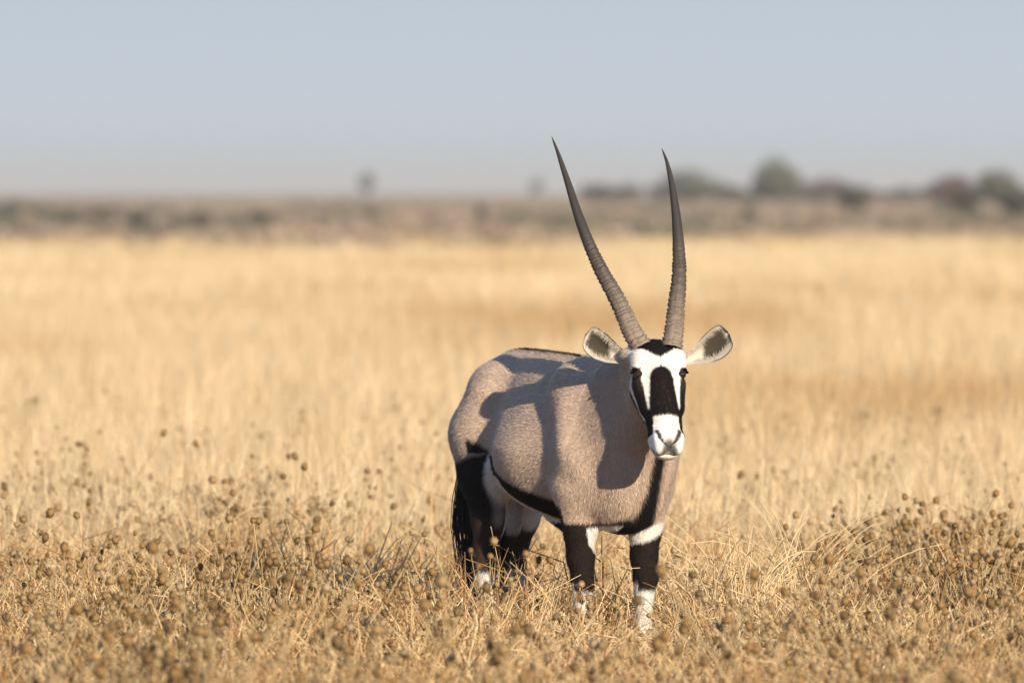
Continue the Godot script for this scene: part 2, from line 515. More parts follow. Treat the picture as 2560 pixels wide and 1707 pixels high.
func build_gemsbok() -> void:
	# head: looks at the camera, a little past it
	var v := own_dir(Vector3(0.094, -0.845, 0.530)).normalized()
	var xh := own_dir(Vector3(cos(0.20), 0.03, -sin(0.20)))
	xh = (xh - v * xh.dot(v)).normalized()
	head = Transform3D(Basis(xh, v.cross(xh), v), own(Vector3(0.5285, 1.219, 0.47)))
	var g := base("gemsbok", ORIGIN, deg_to_rad(TURN))
	tag(g, "gemsbok antelope with long straight horns and black and white face, standing in dry grass", "antelope")
	var b := Buf.new()
	body_field().nets(b, Vector3(-0.36, -0.02, -1.20), Vector3(0.36, 1.26, 0.60), 0.0095)
	var split := b.v.size()
	var hb := Buf.new()
	var hf := head_field()
	var lo := Vector3(9, 9, 9)
	var hi := -lo
	for cx: float in [-0.14, 0.14]:
		for cy: float in [-0.21, 0.04]:
			for cz: float in [-0.06, 0.49]:
				var w := head * Vector3(cx, cy, cz)
				lo = lo.min(w); hi = hi.max(w)
	hf.nets(hb, lo, hi, 0.0042)
	var shift := b.v.size()
	b.v.append_array(hb.v); b.n.append_array(hb.n); b.c.append_array(hb.c)
	for k in hb.i: b.i.append(k + shift)
	b.smooth()
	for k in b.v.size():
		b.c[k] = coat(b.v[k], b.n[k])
	var skin_tris := b.i.size()
	ear(b, -1.0, Vector3(0.432, 1.158, 0.39), Vector3(0.266, 1.250, 0.405), Vector3(0.10, 0.10, 1.0), 0.052)
	ear(b, 1.0, Vector3(0.628, 1.155, 0.37), Vector3(0.788, 1.256, 0.36), Vector3(0.0, 0.10, 1.0), 0.056)
	part("body", b.mesh(), vcol(0.85, 0.25), g)
	# coat: short hairs lying along the flow of the coat
	var h := Buf.new()
	for k in range(0, skin_tris, 3):
		var a := b.v[b.i[k]]
		var e1 := b.v[b.i[k + 1]] - a
		var e2 := b.v[b.i[k + 2]] - a
		var area := e1.cross(e2).length() * 0.5
		var ctr := a + (e1 + e2) / 3.0
		var on_head := b.i[k] >= split
		var want := area * (110000.0 if on_head else 92000.0)
		var count := int(want) + (1 if rng.randf() < want - floorf(want) else 0)
		if count == 0: continue
		var flow := hair_flow(ctr)
		for j in count:
			var r1 := rng.randf()
			var r2 := rng.randf()
			if r1 + r2 > 1.0:
				r1 = 1.0 - r1; r2 = 1.0 - r2
			var p := a + e1 * r1 + e2 * r2
			var nn := (b.n[b.i[k]] * (1.0 - r1 - r2) + b.n[b.i[k + 1]] * r1 + b.n[b.i[k + 2]] * r2).normalized()
			var q := head.affine_inverse() * p
			if on_head and q.z > 0.36: continue
			var along := (flow - nn * flow.dot(nn)).normalized()
			along = (along + nn.cross(along) * rng.randfn(0.0, 0.22)).normalized()
			var len := 0.0135
			if on_head: len = 0.008
			elif p.y < 0.56: len = 0.010
			elif p.z > 0.15 and absf(p.x) < 0.05 and nn.z > 0.3: len = 0.03
			elif p.y > 1.12 and absf(p.x) < 0.03: len = 0.018
			len *= rng.randf_range(0.7, 1.3)
			var tip := p + along * len + nn * len * rng.randf_range(0.22, 0.60)
			var wide := nn.cross(along) * (0.0010 if on_head else 0.0012)
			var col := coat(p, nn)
			var tone := rng.randf_range(0.72, 1.26)
			if on_head and absf(q.x) < 0.022 and q.z > 0.15 and col.g < 0.05 and rng.randf() < 0.03 + q.z * 0.12:
				col = Color(0.07, 0.062, 0.05)      # pale hairs down the middle of the blaze
			col = Color(col.r * tone, col.g * tone, col.b * tone)
			var bent := (nn - along * rng.randf_range(0.1, 0.75) + nn.cross(along) * rng.randf_range(-0.5, 0.5)).normalized()
			var i0 := h.vert(p - wide - nn * 0.001, bent, col)
			var i1 := h.vert(p + wide - nn * 0.001, bent, col)
			var i2 := h.vert(tip, bent, col)
			h.tri(i0, i1, i2)
	var coat_part := part("coat_hair", h.mesh(), vcol(0.7, 0.3), g)
	coat_part.set_meta("kind", "stuff")
	# eyes
	for s: float in [-1.0, 1.0]:
		var eb := Buf.new()
		var ctr := head * Vector3(s * 0.079, -0.026, 0.114)
		for iy in 11:
			for ix in 16:
				var th := PI * iy / 10.0
				var ph := TAU * ix / 16.0
				var d := Vector3(sin(th) * cos(ph), cos(th), sin(th) * sin(ph))
				var look := d.dot((head.basis * Vector3(s * 0.8, 0.6, 0.05)).normalized())
				eb.vert(ctr + d * 0.0175, d, Color(0.012, 0.010, 0.010) if look > 0.93 or look < 0.45 else Color(0.035, 0.012, 0.005))
		for iy in 10:
			for ix in 16:
				var p0 := iy * 16 + ix
				var p1 := iy * 16 + (ix + 1) % 16
				eb.quad(p0, p1, p1 + 16, p0 + 16)
		var eye_part := part("eye", eb.mesh(), vcol(0.08, 0.6), g)
		var lash := Buf.new()
		for j in 9:
			var w := head * Vector3(s * (0.084 + 0.002 * j), -0.012 - 0.003 * j, 0.099 + 0.0006 * j)
			var o2 := head.basis * Vector3(s * 0.009, 0.007, 0.001)
			lash.tube(PackedVector3Array([w, w + o2 * 0.7, w + o2 * 1.1]), PackedFloat32Array([0.0022, 0.0016, 0.0005]), PackedColorArray([DARK, DARK, DARK]), 4)
		part("eyelashes", lash.mesh(), vcol(0.7), eye_part)
	# horns
	horn(g, [[0.470, 1.205, 0.435], [0.434, 1.266, 0.418], [0.386, 1.372, 0.380], [0.327, 1.479, 0.336], [0.278, 1.586, 0.292], [0.239, 1.692, 0.248], [0.2058, 1.798, 0.200], [0.1711, 1.903, 0.150], [0.145, 1.973, 0.112]], "animal's shorter")
	horn(g, [[0.578, 1.205, 0.428], [0.588, 1.266, 0.412], [0.599, 1.372, 0.376], [0.6085, 1.479, 0.334], [0.606, 1.586, 0.290], [0.598, 1.692, 0.245], [0.584, 1.798, 0.198], [0.567, 1.877, 0.158], [0.548, 1.929, 0.130]], "")
	# tail: a long black tuft
	var tb := Buf.new()
	for j in 620:
		var y0 := rng.randf_range(0.62, 0.92)
		var a := rng.randf() * TAU
		var o := Vector3(cos(a), 0, sin(a))
		var spread := rng.randf_range(0.01, 0.10)
		var y1 := rng.randf_range(0.20, 0.42)
		var tz := lerpf(-0.99, -0.972, (0.92 - y0) / 0.3)
		var pts := PackedVector3Array()
		var rad := PackedFloat32Array()
		var cs := PackedColorArray()
		var tone := rng.randf_range(0.5, 1.6)
		for s in 6:
			var t := s / 5.0
			pts.append(Vector3(0, lerpf(y0, y1, t), tz + 0.02 * t) + o * (0.016 + spread * sin(t * 2.4)) + Vector3(0.05 * t, 0, 0))
			rad.append(lerpf(0.0026, 0.0008, t))
			cs.append(Color(0.014 * tone, 0.012 * tone, 0.011 * tone))
		tb.tube(pts, rad, cs, 3)
	part("tail_tuft", tb.mesh(), vcol(0.55, 0.4), g)

func ear(b: Buf, s: float, root: Vector3, tip: Vector3, out: Vector3, wide: float) -> void:
	var p0 := own(root)
	var axis := own(tip) - p0
	var along := axis.normalized()
	var face_n := own_dir(out)
	face_n = (face_n - along * face_n.dot(along)).normalized()
	var side := along.cross(face_n) * s
	var na := 22
	var nb := 17
	for layer in 2:
		var start := b.v.size()
		for ia in na:
			var a := ia / (na - 1.0)
			var hw := pw(a, [0.0, 0.12, 0.28, 0.45, 0.62, 0.78, 0.90, 0.96, 0.99, 1.0], [0.36, 0.44, 0.62, 0.84, 0.98, 1.0, 0.90, 0.70, 0.46, 0.12]) * wide
			for ib in nb:
				var t := ib / (nb - 1.0) * 2.0 - 1.0
				var cup := (1.0 - t * t) * (0.030 * sin(PI * clampf(a * 0.9 + 0.05, 0.0, 1.0)) + 0.012)
				var p := p0 + axis * a + side * (t * hw + 0.012 * sin(a * PI)) - face_n * cup + face_n * (0.010 * a)
				var col := WHITE
				if layer == 0:
					var jag := fine.get_noise_2d(t * 3.0, a * 4.0) * 0.06
					var hollow := step01(0.74, 0.62, absf(t + 0.08) + jag) * step01(0.34, 0.46, a + jag * 0.6 + 0.12 * t) * step01(0.945, 0.89, a + jag * 0.4)
					col = mix(Color(0.60, 0.54, 0.45), Color(0.062, 0.052, 0.038), hollow)
					col = mix(col, Color(0.03, 0.024, 0.02), step01(0.86, 0.94, absf(t)) * step01(0.35, 0.5, a))
					col = mix(col, Color(0.03, 0.024, 0.02), step01(0.95, 0.975, a))
				else:
					p -= face_n * 0.005
					col = mix(Color(0.50, 0.42, 0.33), Color(0.05, 0.04, 0.03), step01(0.93, 0.97, a))
				b.vert(p, face_n, col)
		for ia in na - 1:
			for ib in nb - 1:
				var k := start + ia * nb + ib
				if (layer == 0) == (s < 0.0): b.quad(k, k + 1, k + nb + 1, k + nb)
				else: b.quad(k, k + nb, k + nb + 1, k + 1)
		# normals of this sheet
		for ia in na:
			for ib in nb:
				var k := start + ia * nb + ib
				var dx := b.v[start + ia * nb + mini(ib + 1, nb - 1)] - b.v[start + ia * nb + maxi(ib - 1, 0)]
				var dy := b.v[start + mini(ia + 1, na - 1) * nb + ib] - b.v[start + maxi(ia - 1, 0) * nb + ib]
				var nn := dx.cross(dy).normalized()
				if nn.dot(face_n) < 0.0: nn = -nn
				b.n[k] = nn if layer == 0 else -nn
		if layer == 0:      # long pale hairs that reach in from the edges
			for j in 320:
				var t := (1.0 if rng.randf() < 0.5 else -1.0) * rng.randf_range(0.62, 0.9)
				var k := start + rng.randi_range(4, na - 4) * nb + int((t + 1.0) * 0.5 * (nb - 1.0))
				var p := b.v[k] + along * rng.randf_range(-0.004, 0.004)
				var into := (-side * signf(t) * rng.randf_range(0.5, 1.0) + along * rng.randf_range(-0.1, 0.7) + face_n * 0.35).normalized()
				var w := into.cross(face_n).normalized() * 0.0006
				b.flake(p - w, p + w, p + into * rng.randf_range(0.010, 0.024), Color(0.58, 0.52, 0.43) * rng.randf_range(0.6, 1.1))

func horn(g: Node3D, pts: Array, _which: String) -> void:
	var curve := Curve3D.new()
	var loc: Array[Vector3] = []
	for p: Array in pts: loc.append(own(Vector3(p[0], p[1], p[2])))
	for k in loc.size():
		var d := (loc[mini(k + 1, loc.size() - 1)] - loc[maxi(k - 1, 0)]) / 6.0
		curve.add_point(loc[k], -d, d)
	curve.bake_interval = 0.004
	var total := curve.get_baked_length()
	var b := Buf.new()
	var rings := 420
	var sides := 30
	var side := Vector3.ZERO
	for k in rings:
		var t := k / (rings - 1.0)
		var c := curve.sample_baked(t * total, true)
		var dir := (curve.sample_baked(minf(t * total + 0.004, total), true) - curve.sample_baked(maxf(t * total - 0.004, 0.0), true)).normalized()
		if k == 0: side = dir.cross(Vector3(0, 0, 1)).normalized()
		side = (side - dir * side.dot(dir)).normalized()
		var other := dir.cross(side)
		var r := pw(t, [0.0, 0.03, 0.12, 0.28, 0.5, 0.72, 0.88, 0.97, 1.0], [0.040, 0.0365, 0.0325, 0.0275, 0.0215, 0.0145, 0.0085, 0.0038, 0.0006])
		var ringed := step01(0.60, 0.40, t)
		for s in sides:
			var a := TAU * s / sides
			var o := side * cos(a) + other * sin(a)
			var wob := fine.get_noise_3d(o.x * 1.6, o.z * 1.6, t * 14.0) * 0.10
			var ph := (t * total + wob * 0.02) / 0.0165 + wob * 1.6 + fine.get_noise_1d(t * 16.0) * 0.7
			var saw := ph - floorf(ph)
			var ridge := pow(saw, 1.5) * (1.0 - step01(0.86, 1.0, saw))
			var streak := fine.get_noise_3d(a * 9.0, t * 3.0, 4.0)
			var rr := r * (1.0 + ringed * (0.27 * ridge - 0.09) + 0.012 * streak)
			var col := mix(Color(0.25, 0.20, 0.155), Color(0.050, 0.042, 0.036), step01(0.02, 0.45, t))
			col = mix(col, Color(0.14, 0.112, 0.088), ringed * 0.35 * step01(0.2, 0.5, t))
			var tone := 1.0 + 0.35 * streak + 0.22 * fine.get_noise_3d(o.x * 5.0 + 9.0, o.z * 5.0, t * 70.0)
			if ringed > 0.1: tone *= lerpf(1.0, 0.65 if saw > 0.88 or saw < 0.06 else 1.08, ringed)
			b.vert(c + o * rr, o, Color(col.r * tone, col.g * tone, col.b * tone))
	for k in rings - 1:
		for s in sides:
			var p0 := k * sides + s
			var p1 := k * sides + (s + 1) % sides
			b.quad(p0, p0 + sides, p1 + sides, p1)
	b.smooth()
	part("horn", b.mesh(), vcol(0.6, 0.35), g)

# ------------------------------------------------------------------ the plain
func soil_color(x: float, z: float) -> Color:      # sandy soil under straw litter, in patches
	var c := mix(Color(0.20, 0.125, 0.068), Color(0.32, 0.215, 0.12), 0.5 + 0.7 * fine.get_noise_2d(x * 0.9, z * 0.9))
	return mix(c, Color(0.44, 0.32, 0.19), step01(0.0, 0.5, broad.get_noise_2d(x * 0.05, z * 0.02)))

func straw_tint(x: float, z: float) -> Color:      # pale and golden grass in patches, with russet ones between
	var c := mix(Color(0.98, 0.955, 0.88), Color(1.06, 0.965, 0.79), 0.5 + 0.9 * broad.get_noise_2d(x * 0.9, z * 0.5 + 40.0))
	c = mix(c, Color(0.78, 0.645, 0.46), step01(0.05, 0.42, broad.get_noise_2d(x * 0.11 + 20.0, z * 0.035)))
	var t := rng.randf_range(0.90, 1.06)
	return Color(c.r * t, c.g * t, c.b * t)

func build_ground() -> void:
	var xs: Array[float] = []
	var zs: Array[float] = []
	for k in range(-60, 61):
		var t := k / 60.0
		xs.append(signf(t) * (absf(t) * 18.0 + pow(absf(t), 6.0) * 6000.0))
	for k in 261:
		var t := k / 260.0
		zs.append(46.0 - t * 130.0 - pow(t, 7.0) * 8900.0)
	var b := Buf.new()
	for z in zs:
		for x in xs:
			var y := fine.get_noise_2d(x * 0.8, z * 0.8) * 0.012 if absf(z) < 40.0 else 0.0
			b.vert(Vector3(x, y - 0.012, z), Vector3.UP, soil_color(x, z))
	var w := xs.size()
	for iz in zs.size() - 1:
		for ix in w - 1:
			var k := iz * w + ix
			b.quad(k, k + w, k + w + 1, k + 1)
	b.smooth()
	var o := part("ground", b.mesh(), vcol(1.0, 0.0), self)
	tag(o, "dry plain of straw and sandy soil reaching to the horizon", "ground", "", "structure")

# a blade or dry stalk: a narrow ribbon with a fold, bent over towards its tip
func blade(b: Buf, root: Vector3, lean: Vector3, height: float, wide: float, col: Color, segs: int, droop: float) -> void:
	var face_dir := Vector3(rng.randf_range(-1, 1), 0.0, rng.randf_range(-1, 1)).normalized()
	var side := Vector3.UP.cross(face_dir)
	var prev0 := -1
	var prev1 := -1
	for s in segs + 1:
		var t := float(s) / segs
		var p := root + Vector3.UP * height * (t - droop * t * t * t * 0.6) + lean * height * (t * 0.5 + t * t * (0.5 + droop))
		var w := wide * 0.5 * (1.0 - 0.85 * t)
		var nn := (face_dir + Vector3.UP * 0.15).normalized()
		var a := b.vert(p - side * w, (nn - side * 0.5).normalized(), col)
		var d := b.vert(p + side * w, (nn + side * 0.5).normalized(), col)
		if prev0 >= 0: b.quad(prev0, a, d, prev1)
		prev0 = a; prev1 = d

func straw() -> Color:
	var k := rng.randf()
	var c := Color(0.70, 0.58, 0.40)
	if k < 0.30: c = Color(0.76, 0.655, 0.485)
	elif k < 0.50: c = Color(0.62, 0.475, 0.30)
	elif k < 0.60: c = Color(0.46, 0.33, 0.20)
	var t := rng.randf_range(0.85, 1.12)
	return Color(c.r * t, c.g * t, c.b * t)

func tuft(count: int, spread: float, low: float, high: float, wide: float, lean: float, segs: int) -> ArrayMesh:
	var b := Buf.new()
	for k in count:
		var a := rng.randf() * TAU
		var r := sqrt(rng.randf()) * spread
		var dir := Vector3(cos(a + rng.randf_range(-1.0, 1.0)), 0, sin(a + rng.randf_range(-1.0, 1.0))) * lean * rng.randf_range(0.2, 1.0)
		blade(b, Vector3(cos(a) * r, 0.0, sin(a) * r), dir, rng.randf_range(low, high), wide * rng.randf_range(0.6, 1.3), straw(), segs, rng.randf() * 0.5)
	return b.mesh()

func twigs(count: int, spread: float, high: float) -> ArrayMesh:      # a tangle of short bent stalks and dry leaf scraps
	var b := Buf.new()
	for k in count:
		var p := Vector3(rng.randf_range(-spread, spread), rng.randf_range(0.0, high * 0.7), rng.randf_range(-spread, spread))
		var dir := Vector3(rng.randf_range(-1, 1), rng.randf_range(-0.2, 1.3), rng.randf_range(-1, 1)).normalized()
		var l := rng.randf_range(0.09, 0.27)
		var bend := Vector3(rng.randf_range(-1, 1), rng.randf_range(-0.4, 1), rng.randf_range(-1, 1)) * l * 0.25
		var col := straw()
		if rng.randf() < 0.24: col = Color(0.33, 0.20, 0.105) * rng.randf_range(0.7, 1.2)
		var r := rng.randf_range(0.0013, 0.0030)
		b.tube(PackedVector3Array([p, p + dir * l * 0.5 + bend, p + dir * l]), PackedFloat32Array([r, r * 0.9, r * 0.5]), PackedColorArray([col, col, col]), 3)
		if rng.randf() < 0.4:
			var q := p + dir * l * rng.randf_range(0.3, 1.0)
			var s1 := Vector3(rng.randf_range(-1, 1), rng.randf_range(-1, 1), rng.randf_range(-1, 1)).normalized()
			var s2 := s1.cross(dir).normalized()
			var m := rng.randf_range(0.006, 0.014)
			var lc := col * rng.randf_range(0.6, 1.1)
			b.flake(q, q + s1 * m + s2 * m * 0.4, q + s1 * m * 1.8, lc)
	return b.mesh()

func scatter(called: String, mesh: Mesh, m: Material, places: Array, label: String, category: String) -> void:
	var mm := MultiMesh.new()
	mm.transform_format = MultiMesh.TRANSFORM_3D
	mm.use_colors = true
	mm.mesh = mesh
	mm.instance_count = places.size()
	for k in places.size():
		mm.set_instance_transform(k, places[k][0])
		mm.set_instance_color(k, places[k][1])
	var o := MultiMeshInstance3D.new()
	o.name = numbered(called)
	o.multimesh = mm
	o.material_override = m
	add_child(o)
	tag(o, label, category, "", "stuff")

func spot(x: float, z: float, s: float, tall: float) -> Transform3D:
	var t := Transform3D(Basis(Vector3.UP, rng.randf() * TAU).scaled(Vector3(s, s * tall, s)), Vector3(x, -0.012, z))
	return t

func hoof_near(x: float, z: float, reach: float) -> bool:
	var p := own(Vector3(x, 0, z))
	for q: Array in [[-0.125, 0.04], [0.125, 0.07], [-0.12, -0.60], [0.12, -0.78]]:
		if Vector2(p.x - q[0], p.z - q[1]).length() < reach: return true
	return false

func view_half(z: float) -> float:       # half the width that the lens takes in at that depth, with room to step aside
	return (30.0 - z) * 0.0627 * 1.06 + 0.9

func build_grass() -> void:
	var m := vcol(0.8, 0.25, 0.25)
	var near_mesh: Array[Mesh] = []
	var near_at: Array = []
	for k in 5:
		near_mesh.append(tuft(30, 0.10, 0.16, 0.42, 0.0042, 0.45, 5))
		near_at.append([])
	near_mesh.append(tuft(34, 0.12, 0.12, 0.34, 0.0050, 1.1, 6))     # trodden, leaning over
	near_at.append([])
	# round the animal
	for k in 8200:
		var z := rng.randf_range(-20.0, 9.0)
		var x := rng.randf_range(-1.0, 1.0) * view_half(z)
		if hoof_near(x, z, 0.09): continue
		var thick := 0.55 + 0.9 * broad.get_noise_2d(x * 0.7, z * 0.5)
		if z > -6.0 and x < 0.3: thick -= 0.35
		if z > 1.5: thick -= 0.30
		if z < -4.0: thick += 0.35
		if rng.randf() > thick: continue
		var tall := rng.randf_range(0.7, 1.1)
		var front := z > 0.0 and z < 5.0 and x > -0.2 and x < 0.9
		if front: tall *= 0.6 if x > 0.36 and x < 0.62 else 0.95
		if z > 5.0: tall *= 0.8
		near_at[rng.randi_range(0, 5)].append([spot(x, z, rng.randf_range(0.8, 1.25), tall), straw_tint(x, z)])
	for k in near_mesh.size():
		scatter("dry_grass", near_mesh[k], m, near_at[k], "dry straw coloured grass growing around the gemsbok", "grass")
	# the field behind
	var far_mesh: Array[Mesh] = []
	var far_at: Array = []
	for k in 4:
		far_mesh.append(tuft(26, 0.26, 0.20, 0.50, 0.008, 0.40, 4))
		far_at.append([])
	for k in 2:
		far_mesh.append(tuft(24, 0.5, 0.25, 0.52, 0.016, 0.35, 3))
		far_at.append([])
	for k in 36000:
		var d := 36.0 + 340.0 * pow(rng.randf(), 1.4)
		var z := 30.0 - d
		var x := rng.randf_range(-1.0, 1.0) * (view_half(z) + 2.0)
		var edge := 205.0 + 40.0 * broad.get_noise_2d(x * 0.03, 5.0)
		if d > edge + 150.0 * pow(rng.randf(), 2.0) - 40.0: continue
		var thin := broad.get_noise_2d(x * 0.35, z * 0.12 + 90.0)
		if d < 90.0 and thin < -0.30 and rng.randf() < 0.6: continue
		var v := rng.randi_range(0, 3) if d < 110.0 else rng.randi_range(4, 5)
		far_at[v].append([spot(x, z, rng.randf_range(0.8, 1.4), rng.randf_range(0.7, 1.15)), straw_tint(x, z)])
	for k in far_mesh.size():
		scatter("field_grass", far_mesh[k], m, far_at[k], "pale dry grass of the wide field behind the gemsbok", "grass")
	# litter and broken stalks on the ground
	var lit_mesh: Array[Mesh] = []
	var lit_at: Array = []
	for k in 5:
		lit_mesh.append(twigs(70, 0.20, 0.22))
		lit_at.append([])
	for k in 3400:
		var z := rng.randf_range(-9.0, 9.0)
		if z < -3.0 and rng.randf() < step01(-3.0, -8.0, z) * 0.9: continue
		var x := rng.randf_range(-1.0, 1.0) * view_half(z)
		if hoof_near(x, z, 0.10): continue
		var tone := rng.randf_range(0.94, 1.22)
		var red := step01(0.15, 0.6, broad.get_noise_2d(x * 0.8 + 60.0, z * 0.6))
		var c := mix(Color(1.05, 0.92, 0.70), Color(0.80, 0.56, 0.38), red)
		var tall := rng.randf_range(0.6, 1.15)
		if z > 0.0 and z < 4.0 and x > 0.0 and x < 0.8: tall *= 0.6 if x > 0.36 and x < 0.62 else 0.9
		lit_at[rng.randi_range(0, 4)].append([spot(x, z, rng.randf_range(0.8, 1.3), tall), Color(c.r * tone, c.g * tone, c.b * tone)])
	for k in lit_mesh.size():
		scatter("dry_stalks", lit_mesh[k], vcol(0.9, 0.1), lit_at[k], "tangle of broken dry stalks and leaf litter on the ground", "litter")

# ------------------------------------------------------------------ dried plants with prickly seed balls
func seed_ball(tall: float) -> ArrayMesh:
	var b := Buf.new()
	var rows := 7
	var cols := 10
	var core := 0.0100
	for iy in rows + 1:
		var th := PI * iy / rows
		for ix in cols:
			var ph := TAU * ix / cols
			var d := Vector3(sin(th) * cos(ph), cos(th) * tall, sin(th) * sin(ph))
			b.vert(d * core, d.normalized(), Color(0.41, 0.30, 0.17))
	for iy in rows:
		for ix in cols:
			var p0 := iy * cols + ix
			var p1 := iy * cols + (ix + 1) % cols
			b.quad(p0, p1, p1 + cols, p0 + cols)
	var n := 84
	for k in n:
		var y := 1.0 - 2.0 * (k + 0.5) / n
		var r := sqrt(1.0 - y * y)
		var a := k * 2.39996
		var d := Vector3(cos(a) * r, y * tall, sin(a) * r)
		var nn := (d + Vector3.UP * 0.35).normalized()
		var s1 := nn.cross(Vector3(0.3, 0.9, 0.2)).normalized() * 0.0019
		var s2 := nn.cross(s1).normalized() * 0.0019
		var root := d * (core - 0.001)
		var tip := root + nn * rng.randf_range(0.0035, 0.0095)
		var tone := rng.randf_range(0.75, 1.25)
		var c0 := Color(0.41, 0.30, 0.17) * tone
		var t := b.vert(tip, nn, c0)
		var q0 := b.vert(root + s1, (nn + s1 * 300.0).normalized(), c0)
		var q1 := b.vert(root - s1 * 0.5 + s2 * 0.87, (nn - s1 * 150.0 + s2 * 260.0).normalized(), c0)
		var q2 := b.vert(root - s1 * 0.5 - s2 * 0.87, (nn - s1 * 150.0 - s2 * 260.0).normalized(), c0)
		b.tri(q0, q1, t); b.tri(q1, q2, t); b.tri(q2, q0, t)
	for k in 7:      # dry bracts under the ball
		var a := TAU * k / 7.0 + rng.randf()
		var o := Vector3(cos(a), 0, sin(a))
		var p := Vector3(0, -0.010 * tall, 0) + o * 0.004
		var l := rng.randf_range(0.012, 0.022)
		b.flake(p - o.cross(Vector3.UP) * 0.0022, p + o.cross(Vector3.UP) * 0.0022, p + o * l + Vector3.DOWN * l * rng.randf_range(-0.2, 0.8), Color(0.50, 0.37, 0.20) * rng.randf_range(0.7, 1.2))
	return b.mesh()

var balls: Array[ArrayMesh] = []
var ball_mat: StandardMaterial3D
var ball_mats: Array[StandardMaterial3D] = []
var stem_mat: StandardMaterial3D

# stems of one plant and where its seed balls sit
func plant_shape(height: float, stems: int) -> Dictionary:
	var b := Buf.new()
	var heads: Array = []
	for k in stems:
		var a := rng.randf() * TAU
		var out := rng.randf_range(0.06, 0.55) * height
		var h := height * rng.randf_range(0.62, 1.0)
		var col := Color(0.58, 0.42, 0.22) * rng.randf_range(0.6, 1.05)
		var pts := PackedVector3Array()
		var rad := PackedFloat32Array()
		var cs := PackedColorArray()
		var kink := Vector3(rng.randf_range(-1, 1), 0, rng.randf_range(-1, 1)) * 0.04
		for s in 6:
			var t := s / 5.0
			pts.append(Vector3(cos(a), 0, sin(a)) * out * pow(t, 1.2) + Vector3.UP * h * t + kink * sin(t * 5.0))
			rad.append(lerpf(0.0032, 0.0017, t))
			cs.append(col)
		var up := (pts[5] - pts[4]).normalized()
		heads.append([pts[5], up, rng.randf_range(0.72, 1.2)])
		if rng.randf() < 0.14:       # the stalk goes on above the ball
			pts.append(pts[5] + up * 0.03); rad.append(0.0012); cs.append(col)
			pts.append(pts[5] + up * rng.randf_range(0.05, 0.075)); rad.append(0.0022); cs.append(col)
		b.tube(pts, rad, cs, 4)
		if rng.randf() < 0.35:       # a second ball lower on the same stalk
			heads.append([pts[4].lerp(pts[3], 0.1), (pts[4] - pts[3]).normalized(), rng.randf_range(0.7, 1.0)])
		# side twigs, some with a ball of their own
		for j in rng.randi_range(2, 4):
			var s0: int = rng.randi_range(1, 3)
			var p := pts[s0].lerp(pts[s0 + 1], rng.randf())
			var dir := Vector3(rng.randf_range(-1, 1), rng.randf_range(0.4, 1.4), rng.randf_range(-1, 1)).normalized()
			var l := rng.randf_range(0.05, 0.13)
			var e := p + dir * l + Vector3.UP * l * 0.25
			b.tube(PackedVector3Array([p, p + dir * l * 0.55, e]), PackedFloat32Array([0.0020, 0.0016, 0.0012]), PackedColorArray([col, col, col]), 3)
			if rng.randf() < 0.45: heads.append([e, dir, rng.randf_range(0.40, 0.95)])
		# dry bracts
		for j in 4:
			var p := pts[rng.randi_range(1, 4)]
			var s1 := Vector3(rng.randf_range(-1, 1), rng.randf_range(-0.6, 0.8), rng.randf_range(-1, 1)).normalized()
			var s2 := s1.cross(Vector3.UP).normalized()
			var l := rng.randf_range(0.012, 0.03)
			var bc := col * rng.randf_range(0.55, 1.0)
			b.flake(p, p + s1 * l * 0.6 + s2 * 0.005, p + s1 * l, bc)
	return {"stems": b.mesh(), "heads": heads}

func plant_node(shape: Dictionary) -> Node3D:
	var o := Node3D.new()
	part("stems", shape.stems, stem_mat, o)
	for h: Array in shape.heads:
		var s := part("seed_ball", balls[rng.randi_range(0, balls.size() - 1)], ball_mats[rng.randi_range(0, 2)], o)
		s.transform = head_place(h)
	return o

func head_place(h: Array) -> Transform3D:
	var up: Vector3 = h[1]
	var x := up.cross(Vector3(0.2, 0.1, 0.97)).normalized()
	return Transform3D(Basis(x, up, x.cross(up)).rotated(up, rng.randf() * TAU).scaled_local(Vector3.ONE * float(h[2])), h[0])

func in_shadow_lane(x: float, z: float) -> bool:      # added gap that keeps plants out of the animal's cast shadow
	return z < -0.5 and z > -6.0 and absf(x - (0.05 + 0.467 * (z + 0.4))) < 0.85

